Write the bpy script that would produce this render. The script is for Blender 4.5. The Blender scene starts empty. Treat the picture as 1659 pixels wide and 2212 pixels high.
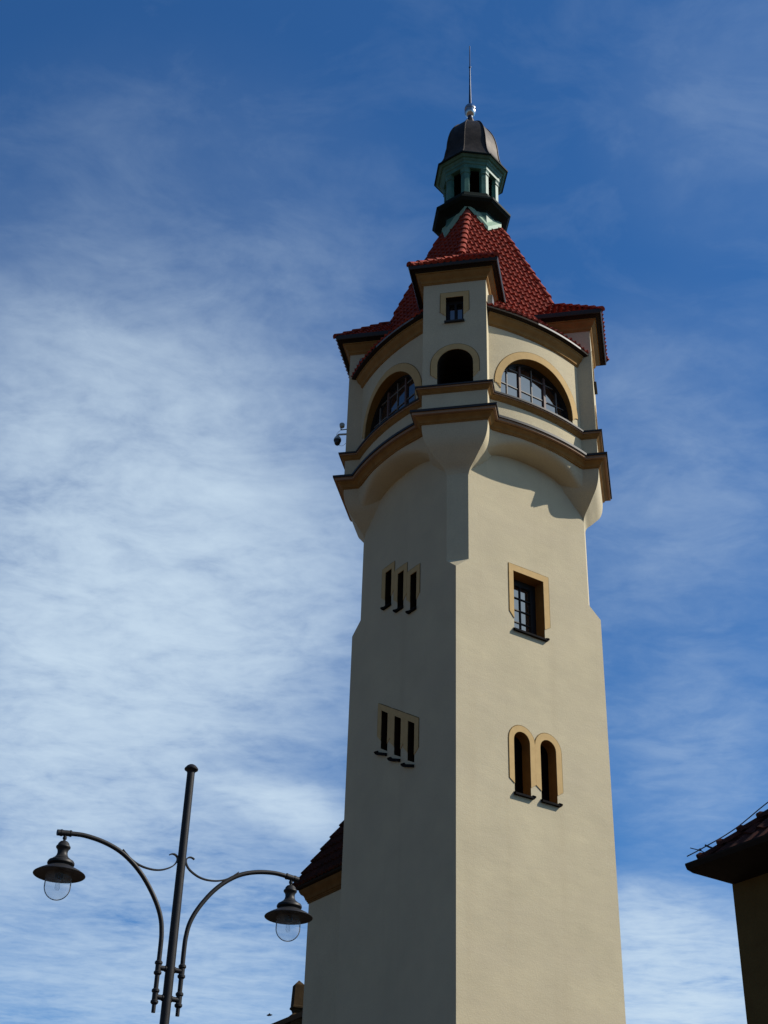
import bpy, bmesh, math, random
from mathutils import Vector, Matrix
from mathutils.geometry import tessellate_polygon
random.seed(7)
R = math.radians
PI = math.pi
SC = bpy.context.scene
COL = SC.collection

# ------------------------------------------------------------------ camera
K = 2.2                       # metres per tower unit (half the side of the shaft)
ZS = 18.232                   # world height of tower level 0 (the ledge)
cam = bpy.data.cameras.new('camera')
camo = bpy.data.objects.new('camera', cam)
COL.objects.link(camo)
cam.sensor_fit = 'HORIZONTAL'
cam.sensor_width = 36.0
cam.lens = 36.0 * 3067.4155 / 1659.0
cam.clip_start = 0.1
cam.clip_end = 6000
pitch, yaw, roll = R(32.596), R(56.957), R(1.837)
cy, sy, cp, sp = math.cos(yaw), math.sin(yaw), math.cos(pitch), math.sin(pitch)
fw = Vector((cy * cp, sy * cp, sp))
rt = Vector((sy, -cy, 0))
upv = rt.cross(fw)
r2 = rt * math.cos(roll) + upv * math.sin(roll)
u2 = -rt * math.sin(roll) + upv * math.cos(roll)
camo.matrix_world = Matrix(((r2.x, u2.x, -fw.x, -19.001), (r2.y, u2.y, -fw.y, -24.918),
                            (r2.z, u2.z, -fw.z, 1.6), (0, 0, 0, 1)))
SC.camera = camo

# ------------------------------------------------------------------ sun and exposure
SUN_EL, SUN_AZ = R(40.5), R(57.0)        # azimuth from -Y towards +X
sdir = Vector((math.sin(SUN_AZ) * math.cos(SUN_EL), -math.cos(SUN_AZ) * math.cos(SUN_EL), math.sin(SUN_EL)))
sl = bpy.data.lights.new('sun', 'SUN')
sl.energy = 4.95
sl.angle = R(0.53)
sl.color = (1.0, 0.93, 0.82)
so = bpy.data.objects.new('sun', sl)
COL.objects.link(so)
so.rotation_euler = sdir.to_track_quat('Z', 'Y').to_euler()
SC.view_settings.view_transform = 'Standard'
SC.view_settings.look = 'None'
SC.view_settings.exposure = 0.0
SC.view_settings.gamma = 1.0

# ------------------------------------------------------------------ sky
world = bpy.data.worlds.new('World')
SC.world = world
world.use_nodes = True
nt = world.node_tree
for n in list(nt.nodes):
    nt.nodes.remove(n)
N = nt.nodes
LK = nt.links


def nd(tree, typ, **kw):
    n = tree.nodes.new(typ)
    for k, v in kw.items():
        setattr(n, k, v)
    return n


def wmath(op, a, b=None, clamp=False):
    n = nd(nt, 'ShaderNodeMath', operation=op)
    n.use_clamp = clamp
    for i, v in enumerate((a, b)):
        if v is None:
            continue
        if isinstance(v, (int, float)):
            n.inputs[i].default_value = v
        else:
            LK.new(v, n.inputs[i])
    return n.outputs[0]


out = nd(nt, 'ShaderNodeOutputWorld')
bg = nd(nt, 'ShaderNodeBackground')
sky = nd(nt, 'ShaderNodeTexSky', sky_type='NISHITA')
sky.sun_disc = False
sky.sun_elevation = SUN_EL
sky.sun_rotation = math.atan2(sdir.x, sdir.y)
sky.altitude = 0
sky.air_density = 1.0
sky.dust_density = 0.3
sky.ozone_density = 2.0
bg.inputs[1].default_value = 0.1
tc = nd(nt, 'ShaderNodeTexCoord')
DIR = tc.outputs['Generated']
sep = nd(nt, 'ShaderNodeSeparateXYZ')
LK.new(DIR, sep.inputs[0])
# the cloud deck: the view direction carried to a flat layer overhead
zc = wmath('MAXIMUM', sep.outputs[2], 0.03)
px = wmath('DIVIDE', sep.outputs[0], zc)
py = wmath('DIVIDE', sep.outputs[1], zc)
comb = nd(nt, 'ShaderNodeCombineXYZ')
LK.new(px, comb.inputs[0])
LK.new(py, comb.inputs[1])


def wnoise(scale, detail, rough, dist, rot, stretch, off=(0, 0, 0)):
    mp = nd(nt, 'ShaderNodeMapping', vector_type='TEXTURE')
    mp.inputs['Rotation'].default_value = (0, 0, rot)
    mp.inputs['Scale'].default_value = (stretch / scale, 1 / scale, 1)
    mp.inputs['Location'].default_value = off
    LK.new(comb.outputs[0], mp.inputs[0])
    ns = nd(nt, 'ShaderNodeTexNoise')
    ns.inputs['Scale'].default_value = 1.0
    ns.inputs['Detail'].default_value = detail
    ns.inputs['Roughness'].default_value = rough
    ns.inputs['Distortion'].default_value = dist
    LK.new(mp.outputs[0], ns.inputs['Vector'])
    return ns.outputs[0]


# patches of high cloud: direction in the sky, angular radius, density
PATCH = [((.274, .842, .465), .17, .55), ((.297, .797, .526), .15, .40), ((.278, .877, .393), .13, .45),
         ((.378, .826, .419), .13, .40), ((.432, .767, .474), .10, .16), ((.256, .766, .589), .11, .20),
         ((.351, .683, .641), .07, .12), ((.390, .759, .522), .11, .22), ((.357, .906, .228), .14, .50),
         ((.461, .850, .255), .10, .35), ((.690, .680, .225), .080, 1.5), ((.650, .700, .290), .030, .35), ((.672, .683, .283), .032, .30),
         ((.417, .833, .363), .016, .30), ((.432, .827, .360), .018, .38), ((.447, .821, .357), .020, .45),
         ((.463, .814, .352), .022, .52), ((.479, .806, .347), .024, .60), ((.598, .559, .575), .10, .10),
         ((.541, .416, .731), .09, .10), ((.677, .635, .372), .07, .18),          ((.30, .74, .60), .20, .14), ((.62, .60, .50), .16, .12), ((.40, .80, .44), .22, .14),
         ((.53, -.62, .58), .42, 3.2)]
cov = None
for (d, rad, wgt) in PATCH:
    dn = Vector(d).normalized()
    dp = nd(nt, 'ShaderNodeVectorMath', operation='DOT_PRODUCT')
    LK.new(DIR, dp.inputs[0])
    dp.inputs[1].default_value = dn
    # 1 - 2(1-dot)/rad^2, squared
    k = 2.0 / (rad * rad) / 1.6
    v = wmath('MULTIPLY_ADD', dp.outputs['Value'], k, True)
    v.node.inputs[2].default_value = 1.0 - k
    v = wmath('POWER', v, 1.6)
    v = wmath('MULTIPLY', v, wgt)
    cov = v if cov is None else wmath('ADD', cov, v)
n1 = wnoise(1.7, 6, .55, .8, R(-27), 1.7)
n2 = wnoise(8.0, 7, .62, .5, R(-27), 1.25, (3, 1, 0))
n3 = wnoise(26.0, 4, .6, .3, R(-40), 1.1, (7, 2, 0))
nn = wmath('ADD', wmath('MULTIPLY', n1, .44), wmath('ADD', wmath('MULTIPLY', n2, .38), wmath('MULTIPLY', n3, .18)))
tex = wmath('SUBTRACT', nn, .5)
amp = wmath('MULTIPLY_ADD', tex, 4.8)
amp.node.inputs[2].default_value = 1.0
dens = wmath('MULTIPLY', cov, wmath('MAXIMUM', amp, 0.12))
veil = wmath('MAXIMUM', wmath('MULTIPLY', wmath('SUBTRACT', n2, .46), .22), 0.0)
dens = wmath('ADD', dens, veil)
dens = wmath('SUBTRACT', 1.0, wmath('EXPONENT', wmath('MULTIPLY', dens, -1.05)), True)
deep = nd(nt, 'ShaderNodeVectorMath', operation='MULTIPLY')   # polarised, deep blue air
LK.new(sky.outputs[0], deep.inputs[0])
# unseen sky towards -X is dimmed and de-blued to darken the shaded walls
side_ = nd(nt, 'ShaderNodeMapRange', interpolation_type='SMOOTHSTEP')
side_.inputs['From Min'].default_value = .12
side_.inputs['From Max'].default_value = -.25
LK.new(sep.outputs[0], side_.inputs[0])
tint = nd(nt, 'ShaderNodeMix', data_type='RGBA')
LK.new(side_.outputs[0], tint.inputs[0])
tint.inputs[6].default_value = (.33, .77, 1.20, 1)
tint.inputs[7].default_value = (.26, .42, .58, 1)
LK.new(tint.outputs[2], deep.inputs[1])
mixc = nd(nt, 'ShaderNodeMix', data_type='RGBA')
LK.new(dens, mixc.inputs[0])
LK.new(deep.outputs[0], mixc.inputs[6])
mixc.inputs[7].default_value = (6.1, 7.5, 8.8, 1)
LK.new(mixc.outputs[2], bg.inputs[0])
LK.new(bg.outputs[0], out.inputs[0])


# ------------------------------------------------------------------ materials
MATS = {}


def mat(name, c1, c2=None, rough=.8, scale=6.0, bump=.0, bscale=60., metallic=0., spec=.3, ior=None, detail=5, streak=None):
    if name in MATS:
        return MATS[name]
    m = bpy.data.materials.new(name)
    m.use_nodes = True
    t = m.node_tree
    b = t.nodes['Principled BSDF']
    b.inputs['Roughness'].default_value = rough
    b.inputs['Metallic'].default_value = metallic
    b.inputs['Specular IOR Level'].default_value = spec
    if ior:
        b.inputs['IOR'].default_value = ior
    co = nd(t, 'ShaderNodeTexCoord')
    mp = nd(t, 'ShaderNodeMapping')
    if streak:
        mp.inputs['Scale'].default_value = streak
    t.links.new(co.outputs['Object'], mp.inputs[0])
    if c2 is None:
        c2 = tuple(x * .85 for x in c1)
    ns = nd(t, 'ShaderNodeTexNoise')
    ns.inputs['Scale'].default_value = scale
    ns.inputs['Detail'].default_value = detail
    ns.inputs['Roughness'].default_value = .6
    t.links.new(mp.outputs[0], ns.inputs['Vector'])
    rp = nd(t, 'ShaderNodeValToRGB')
    rp.color_ramp.elements[0].position = .32
    rp.color_ramp.elements[1].position = .68
    rp.color_ramp.elements[0].color = (*c1, 1)
    rp.color_ramp.elements[1].color = (*c2, 1)
    t.links.new(ns.outputs[0], rp.inputs[0])
    t.links.new(rp.outputs[0], b.inputs['Base Color'])
    if bump:
        nb = nd(t, 'ShaderNodeTexNoise')
        nb.inputs['Scale'].default_value = bscale
        nb.inputs['Detail'].default_value = 4
        t.links.new(co.outputs['Object'], nb.inputs['Vector'])
        bp = nd(t, 'ShaderNodeBump')
        bp.inputs['Strength'].default_value = bump
        bp.inputs['Distance'].default_value = .02
        t.links.new(nb.outputs[0], bp.inputs['Height'])
        t.links.new(bp.outputs[0], b.inputs['Normal'])
    MATS[name] = m
    return m


def stucco():
    m = mat('cream_stucco', (.62, .54, .365), (.545, .475, .325), rough=.92, scale=1.1, bump=.2, bscale=38, spec=.15)
    t = m.node_tree
    b = t.nodes['Principled BSDF']
    # diagonal trowel drifts and a few rain streaks in the plaster
    co = [n for n in t.nodes if n.type == 'TEX_COORD'][0]
    mp = nd(t, 'ShaderNodeMapping')
    mp.inputs['Rotation'].default_value = (R(20), R(32), R(20))
    mp.inputs['Scale'].default_value = (.5, .5, 1.5)
    t.links.new(co.outputs['Object'], mp.inputs[0])
    ns = nd(t, 'ShaderNodeTexNoise')
    ns.inputs['Scale'].default_value = .8
    ns.inputs['Detail'].default_value = 6
    ns.inputs['Roughness'].default_value = .65
    t.links.new(mp.outputs[0], ns.inputs['Vector'])
    mr = nd(t, 'ShaderNodeMapRange')
    mr.inputs['From Min'].default_value = .38
    mr.inputs['From Max'].default_value = .72
    mr.inputs['To Min'].default_value = 0
    mr.inputs['To Max'].default_value = .6
    t.links.new(ns.outputs[0], mr.inputs[0])
    mp2 = nd(t, 'ShaderNodeMapping')
    mp2.inputs['Scale'].default_value = (2.6, 2.6, .09)
    t.links.new(co.outputs['Object'], mp2.inputs[0])
    ns2 = nd(t, 'ShaderNodeTexNoise')
    ns2.inputs['Scale'].default_value = 1.0
    ns2.inputs['Detail'].default_value = 5
    t.links.new(mp2.outputs[0], ns2.inputs['Vector'])
    mr2 = nd(t, 'ShaderNodeMapRange')
    mr2.inputs['From Min'].default_value = .58
    mr2.inputs['From Max'].default_value = .78
    mr2.inputs['To Min'].default_value = 0
    mr2.inputs['To Max'].default_value = .35
    t.links.new(ns2.outputs[0], mr2.inputs[0])
    rp = [n for n in t.nodes if n.type == 'VALTORGB'][0]
    mx = nd(t, 'ShaderNodeMix', data_type='RGBA')
    t.links.new(mr.outputs[0], mx.inputs[0])
    t.links.new(rp.outputs[0], mx.inputs[6])
    mx.inputs[7].default_value = (.56, .485, .345, 1)
    mx2 = nd(t, 'ShaderNodeMix', data_type='RGBA')
    t.links.new(mr2.outputs[0], mx2.inputs[0])
    t.links.new(mx.outputs[2], mx2.inputs[6])
    mx2.inputs[7].default_value = (.50, .42, .28, 1)
    # float marks: shallow unevenness that grazing sun picks out, and fine grain
    gr = nd(t, 'ShaderNodeTexNoise')
    gr.inputs['Scale'].default_value = 55
    gr.inputs['Detail'].default_value = 3
    t.links.new(co.outputs['Object'], gr.inputs['Vector'])
    gm = nd(t, 'ShaderNodeMapRange')
    gm.inputs['From Min'].default_value = .3
    gm.inputs['From Max'].default_value = .7
    gm.inputs['To Min'].default_value = .86
    gm.inputs['To Max'].default_value = 1.08
    t.links.new(gr.outputs[0], gm.inputs[0])
    ml = nd(t, 'ShaderNodeVectorMath', operation='SCALE')
    t.links.new(mx2.outputs[2], ml.inputs[0])
    t.links.new(gm.outputs[0], ml.inputs['Scale'])
    t.links.new(ml.outputs[0], b.inputs['Base Color'])
    bw = nd(t, 'ShaderNodeTexNoise')
    bw.inputs['Scale'].default_value = 2.2
    bw.inputs['Detail'].default_value = 4
    t.links.new(mp.outputs[0], bw.inputs['Vector'])
    bb = nd(t, 'ShaderNodeBump')
    bb.inputs['Strength'].default_value = .2
    bb.inputs['Distance'].default_value = .035
    t.links.new(bw.outputs[0], bb.inputs['Height'])
    fb = [n for n in t.nodes if n.type == 'BUMP' and n != bb][0]
    t.links.new(bb.outputs[0], fb.inputs['Normal'])
    return m


M_ST = stucco()
M_TR = mat('sand_trim', (.60, .415, .19), (.53, .365, .165), rough=.85, scale=5, bump=.1, bscale=50, spec=.15)
M_LN = mat('trim_line', (.21, .135, .05), rough=.9, spec=.1)
M_OC = mat('ochre_cornice', (.33, .18, .058), (.25, .135, .042), rough=.85, scale=4, bump=.12, bscale=40, spec=.15)
M_FA = mat('pinkish_fascia', (.37, .235, .15), (.30, .19, .12), rough=.8, scale=4, spec=.2)
M_FL = mat('dark_flashing', (.018, .018, .02), (.028, .026, .026), rough=.55, scale=8, spec=.4)
M_ZN = mat('zinc_sheet', (.20, .20, .195), (.14, .14, .14), rough=.5, scale=5, metallic=.2, spec=.5)
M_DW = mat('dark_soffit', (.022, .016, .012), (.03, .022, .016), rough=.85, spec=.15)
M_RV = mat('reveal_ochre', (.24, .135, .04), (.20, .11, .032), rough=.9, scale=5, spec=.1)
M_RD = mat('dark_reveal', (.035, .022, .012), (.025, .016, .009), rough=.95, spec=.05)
M_SL = mat('black_sill', (.009, .009, .010), (.016, .015, .015), rough=.9, spec=.04)
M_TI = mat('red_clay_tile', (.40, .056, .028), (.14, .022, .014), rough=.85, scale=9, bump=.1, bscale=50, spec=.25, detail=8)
M_TD = mat('shade_dark_tile', (.085, .026, .018), (.035, .016, .012), rough=.9, scale=6, bump=.1, bscale=50, spec=.1, detail=8)  # roof tile with shade put into its colour, for annex and house
M_GR = mat('green_copper', (.08, .215, .165), (.04, .12, .092), rough=.55, scale=4, bump=.08, bscale=20, spec=.4)
M_SK = mat('pale_copper', (.27, .42, .31), (.22, .36, .26), rough=.6, scale=5, spec=.3)
M_DO = mat('dark_copper', (.026, .022, .018), (.055, .045, .036), rough=.55, scale=5, bump=.12, bscale=14, metallic=.5, spec=.2)
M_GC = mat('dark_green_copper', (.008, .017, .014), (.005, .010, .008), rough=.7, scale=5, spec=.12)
M_ME = mat('bright_metal', (.62, .62, .62), (.45, .45, .46), rough=.22, metallic=1., scale=9)
M_SP = mat('spire_metal', (.10, .11, .14), (.06, .07, .09), rough=.35, metallic=.8, scale=9)
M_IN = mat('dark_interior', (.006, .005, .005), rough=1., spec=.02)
M_GL = mat('window_glass', (.012, .013, .016), (.016, .017, .02), rough=.03, scale=.7, spec=.5, ior=3.4, bump=.03, bscale=1.2)
M_GD = mat('dark_glass', (.003, .003, .004), rough=.12, spec=.2, scale=.7)
M_BR = mat('pink_brown_bar', (.15, .095, .085), (.11, .07, .062), rough=.6, spec=.3)
M_BG = mat('grey_bar', (.21, .20, .185), (.17, .165, .155), rough=.6, spec=.3)
M_BD = mat('dark_bar', (.016, .013, .012), rough=.6, spec=.3)
M_LP = mat('charcoal_paint', (.014, .0145, .016), (.026, .025, .025), rough=.5, scale=12, spec=.28, bump=.05, bscale=90)
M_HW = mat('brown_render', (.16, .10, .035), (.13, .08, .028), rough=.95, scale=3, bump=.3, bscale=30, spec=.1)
M_ST2 = mat('weathered_stone', (.06, .038, .018), (.03, .02, .01), rough=.95, scale=3, bump=.3, bscale=14, spec=.1)
M_WG = mat('white_grey_plastic', (.42, .47, .46), (.35, .40, .39), rough=.5, scale=3, spec=.4)
M_BK = mat('black_plastic', (.008, .008, .009), rough=.3, spec=.5)


def globe_mat():
    m = bpy.data.materials.new('clear_glass')
    m.use_nodes = True
    t = m.node_tree
    for n in list(t.nodes):
        t.nodes.remove(n)
    o = nd(t, 'ShaderNodeOutputMaterial')
    tr = nd(t, 'ShaderNodeBsdfTransparent')
    tr.inputs[0].default_value = (.975, .98, .985, 1)
    gl = nd(t, 'ShaderNodeBsdfGlossy')
    gl.inputs[1].default_value = .03
    df = nd(t, 'ShaderNodeBsdfDiffuse')
    df.inputs[0].default_value = (.82, .84, .85, 1)
    lw = nd(t, 'ShaderNodeLayerWeight')
    lw.inputs[0].default_value = .07
    m1 = nd(t, 'ShaderNodeMixShader')
    t.links.new(lw.outputs['Fresnel'], m1.inputs[0])
    t.links.new(tr.outputs[0], m1.inputs[1])
    t.links.new(gl.outputs[0], m1.inputs[2])
    ns = nd(t, 'ShaderNodeTexNoise')
    ns.inputs['Scale'].default_value = 6
    mr = nd(t, 'ShaderNodeMapRange')
    mr.inputs['To Min'].default_value = .05
    mr.inputs['To Max'].default_value = .15
    t.links.new(ns.outputs[0], mr.inputs[0])
    m2 = nd(t, 'ShaderNodeMixShader')
    t.links.new(mr.outputs[0], m2.inputs[0])
    t.links.new(m1.outputs[0], m2.inputs[1])
    t.links.new(df.outputs[0], m2.inputs[2])
    t.links.new(m2.outputs[0], o.inputs[0])
    return m


M_GB = globe_mat()


# ------------------------------------------------------------------ mesh helpers
class MB:
    def __init__(self):
        self.v = []
        self.f = []
        self.m = []
        self.flat = set()

    def add(self, pts):
        i = len(self.v)
        self.v.extend([tuple(p) for p in pts])
        return i

    def face(self, pts, mi=0):
        i = self.add(pts)
        self.f.append(tuple(range(i, i + len(pts))))
        self.m.append(mi)

    def grid(self, rows, mi=0, close=False):
        """rows: list of equally long lists of points"""
        n = len(rows[0])
        base = [self.add(r) for r in rows]
        for a, b in zip(base[:-1], base[1:]):
            for j in range(n if close else n - 1):
                k = (j + 1) % n
                self.f.append((a + j, a + k, b + k, b + j))
                self.m.append(mi)

    def box(self, lo, hi, mi=0, fn=None):
        x0, y0, z0 = lo
        x1, y1, z1 = hi
        p = [(x0, y0, z0), (x1, y0, z0), (x1, y1, z0), (x0, y1, z0), (x0, y0, z1), (x1, y0, z1), (x1, y1, z1), (x0, y1, z1)]
        if fn:
            p = [fn(*q) for q in p]
        i = self.add(p)
        for q in ((0, 3, 2, 1), (4, 5, 6, 7), (0, 1, 5, 4), (1, 2, 6, 5), (2, 3, 7, 6), (3, 0, 4, 7)):
            self.f.append(tuple(i + k for k in q))
            self.m.append(mi)

    def tube(self, path, rad, seg=10, mi=0, caps=True):
        path = [Vector(p) for p in path]
        n = len(path)
        rads = rad if isinstance(rad, (list, tuple)) else [rad] * n
        rows = []
        prev = None
        for i in range(n):
            t = (path[min(i + 1, n - 1)] - path[max(i - 1, 0)]).normalized()
            a = prev if prev is not None else (Vector((0, 0, 1)) if abs(t.z) < .9 else Vector((1, 0, 0)))
            x = (a - t * a.dot(t)).normalized()
            prev = x
            y = t.cross(x)
            rows.append([path[i] + (x * math.cos(2 * PI * k / seg) + y * math.sin(2 * PI * k / seg)) * rads[i] for k in range(seg)])
        self.grid(rows, mi, close=True)
        if caps:
            self.face(rows[0][::-1], mi)
            self.face(rows[-1], mi)

    def lathe(self, prof, c=(0, 0, 0), seg=24, rot=0, mi=0, caps=False):
        rows = []
        for (r, z) in prof:
            rows.append([(c[0] + r * math.cos(rot + 2 * PI * k / seg), c[1] + r * math.sin(rot + 2 * PI * k / seg), c[2] + z) for k in range(seg)])
        self.grid(rows, mi, close=True)
        if caps:
            self.face(rows[0][::-1], mi)
            self.face(rows[-1], mi)

    def holed(self, outer, holes, fn, mi=0):
        """flat polygon with holes in 2D, mapped to 3D by fn(a, b)"""
        polys = [[Vector((a, b, 0)) for a, b in outer]] + [[Vector((a, b, 0)) for a, b in h] for h in holes]
        allp = [p for q in polys for p in q]
        i = self.add([fn(p.x, p.y) for p in allp])
        for t in tessellate_polygon(polys):
            self.f.append(tuple(i + k for k in t))
            self.m.append(mi)

    def build(self, name, mats, parent=None, tower=False, smooth=32, weld=False):
        me = bpy.data.meshes.new(name)
        vv = [(p[0] * K, p[1] * K, p[2] * K + ZS) for p in self.v] if tower else self.v
        me.from_pydata(vv, [], self.f)
        if not isinstance(mats, (list, tuple)):
            mats = [mats]
        for mm in mats:
            me.materials.append(mm)
        for p, k in zip(me.polygons, self.m):
            p.material_index = k
        if smooth:
            me.polygons.foreach_set('use_smooth', [i not in self.flat for i in range(len(me.polygons))])
        bm = bmesh.new()
        bm.from_mesh(me)
        bmesh.ops.remove_doubles(bm, verts=bm.verts, dist=.0004)
        bmesh.ops.recalc_face_normals(bm, faces=bm.faces)
        bm.to_mesh(me)
        bm.free()
        flags = [p.use_smooth for p in me.polygons]
        if smooth:
            me.set_sharp_from_angle(angle=R(smooth))
            for p, fl in zip(me.polygons, flags):
                p.use_smooth = fl
        me.update()
        o = bpy.data.objects.new(name, me)
        COL.objects.link(o)
        if parent:
            o.parent = parent
            if parent.type == 'EMPTY':
                o.matrix_parent_inverse = Matrix.Translation(-parent.location)
        return o


def empty(name, label, cat, loc=(0, 0, 0), group=None):
    o = bpy.data.objects.new(name, None)
    COL.objects.link(o)
    o.location = loc
    o['label'] = label
    o['category'] = cat
    if group:
        o['group'] = group
    return o


def sweep(mb, path, prof, closed=False, mi=0):
    """path: 2D plan points (outside on the right-hand side of travel); prof: (out, z)"""
    n = len(path)
    P = [Vector(p) for p in path]
    mit = []
    for i in range(n):
        a = P[i] - P[i - 1] if (closed or i > 0) else None
        b = P[(i + 1) % n] - P[i] if (closed or i < n - 1) else None
        na = Vector((a.y, -a.x)).normalized() if a is not None else None
        nb = Vector((b.y, -b.x)).normalized() if b is not None else None
        if na is None:
            mit.append(nb)
        elif nb is None:
            mit.append(na)
        else:
            m = (na + nb)
            mit.append(m / max(.25, (1 + na.dot(nb))))
    rows = []
    for (o, z) in prof:
        rows.append([(P[i].x + mit[i].x * o, P[i].y + mit[i].y * o, z) for i in range(n)])
    mb.grid(rows, mi, close=closed)
    if not closed:
        mb.face([r[0] for r in rows], mi)
        mb.face([r[-1] for r in rows], mi)


def spline(pts, n=8):
    """Catmull-Rom through pts"""
    P = [Vector(p) for p in pts]
    P = [P[0] * 2 - P[1]] + P + [P[-1] * 2 - P[-2]]
    o = []
    for i in range(1, len(P) - 2):
        for k in range(n):
            t = k / n
            o.append(.5 * ((2 * P[i]) + (P[i + 1] - P[i - 1]) * t + (2 * P[i - 1] - 5 * P[i] + 4 * P[i + 1] - P[i + 2]) * t * t
                           + (3 * P[i] - P[i - 1] - 3 * P[i + 1] + P[i + 2]) * t ** 3))
    o.append(P[-2])
    return o


# ================================================================== THE LIGHTHOUSE (tower units, level 0 = ledge)
S2 = 2 ** .5
GZ = -ZS / K                           # ground level
LH = empty('lighthouse', 'tall cream stuccoed lighthouse tower with red tiled roof and green copper lantern', 'lighthouse')


def rot4(k):
    c, s = [(1, 0), (0, 1), (-1, 0), (0, -1)][k % 4]
    return lambda x, y, z: (c * x - s * y, s * x + c * y, z)


CH = .168                              # chamfer cut along each wall
ARCH_W, ARCH_Z0, ARCH_H = .835, 1.17, .53


def zarch(x):
    a = min(1., abs(x) / ARCH_W)
    return ARCH_Z0 + ARCH_H * (max(0., 1 - a ** 2.4)) ** .5


def ybay(x):
    return -(1.28 - .075 * (x / .67) ** 2)


def arch_poly(xc, hw, zb, zc, n=14):
    """rounded opening outline, counter-clockwise from bottom left"""
    p = [(xc - hw, zb)]
    p += [(xc - hw * math.cos(PI * i / n), zc + hw * math.sin(PI * i / n)) for i in range(n + 1)]
    p += [(xc + hw, zb)]
    return p


# ---- openings in the flat walls: (outline, frame) per side; side 0 is the sunny wall, side 3 the shaded one
openings = {0: [], 1: [], 2: [], 3: []}
# sunny wall: square window
openings[0].append(dict(kind='casement', inner=[(-.236, -.50), (-.236, .207), (.181, .207), (.181, -.50)],
                        outer=[(-.296, -.305), (-.296, .283), (.254, .283), (.254, -.335)], cut=((-.236, -.375), (.181, -.385)),
                        depth=.155, sill=(-.25, .20, -.50, 'r')))
# sunny wall: two round-headed lights
for xc, l, r_ in ((-.1795, -.345, -.0115), (.161, -.0105, .334)):
    inn = arch_poly(xc, .1035, -2.33, -1.767, 12)
    ow = (r_ - l) / 2
    ou = arch_poly((l + r_) / 2, ow, -2.19, -1.765, 12)
    openings[0].append(dict(kind='lancet', inner=inn, outer=ou, cut=((xc - .1035, -2.235), (xc + .1035, -2.235)),
                            depth=.125, sill=(xc - .115, xc + .125, -2.33, 'r')))
# shaded wall, upper stepped trio (lateral coordinate = -y)
for (a, b, zt, zb, ol, orr, ot, cl, cr) in ((-.335, -.208, .533, .082, -.402, -.1545, .602, .237, .237),
                                            (-.084, .035, .401, -.058, -.1525, .0975, .468, .100, .073),
                                            (.164, .287, .270, -.183, .1005, .345, .335, -.012, -.027)):
    openings[3].append(dict(kind='slit', inner=[(a, zb), (a, zt), (b, zt), (b, zb)], outer=[(ol, cl), (ol, ot), (orr, ot), (orr, cr)],
                            cut=((a, cl - .058), (b, cr - .058)), depth=.16, sill=(a - .02, b + .002, zb, 'l')))
# shaded wall, lower raking trio
for (a, b, t0, t1, b0, b1, ol, orr) in ((-.331, -.205, -1.168, -1.245, -1.605, -1.677, -.398, -.1525),
                                        (-.078, .046, -1.322, -1.397, -1.758, -1.825, -.1515, .0985),
                                        (.172, .294, -1.467, -1.541, -1.905, -1.967, .0995, .365)):
    lt = lambda x: -1.061 - (x + .399) * .584
    openings[3].append(dict(kind='slit', inner=[(a, b0), (a, t0), (b, t1), (b, b1)],
                            outer=[(ol, b0 + .16), (ol, lt(ol)), (orr, lt(orr)), (orr, b1 + .135)],
                            cut=((a, b0 + .09), (b, b1 + .085)), depth=.16, sill=(a - .055, b, b0 - .03, 'lr', b1)))


def shaft():
    mb = MB()
    for k in range(4):
        T = rot4(k)
        fn = lambda a, b, T=T: T(a, -1, b)
        lo = [(-1, GZ), (1, GZ), (1, 0), (1 - CH, .14)]
        n = 30
        arch = [((1 - CH) * math.cos(PI * i / n), 0) for i in range(n + 1)]
        top = [((1 - CH), 1.9), (-(1 - CH), 1.9)]
        outer = lo + top + [(-(1 - CH), .14), (-1, 0)]
        mb.holed(outer, [o['inner'] for o in openings[k]], fn, 0)
        # chamfer at the right-hand corner of this wall and the sloping ledge under it
        a = T(1 - CH, -1, .14)
        b = T(1, -1 + CH, .14)
        mb.face([a, b, (b[0], b[1], 1.5), (a[0], a[1], 1.5)], 0)
        mb.face([T(1, -1, 0), b, a], 0)
        for o in openings[k]:
            d = o['depth']
            inn = o['inner']
            m = len(inn)
            for i in range(m):
                p, q = inn[i], inn[(i + 1) % m]
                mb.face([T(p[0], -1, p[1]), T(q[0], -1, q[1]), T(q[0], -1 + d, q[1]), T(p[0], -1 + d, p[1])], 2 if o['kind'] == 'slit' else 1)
    return mb.build('shaft', [M_ST, M_RV, M_RD], LH, True, smooth=20)


SHAFT = shaft()


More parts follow.
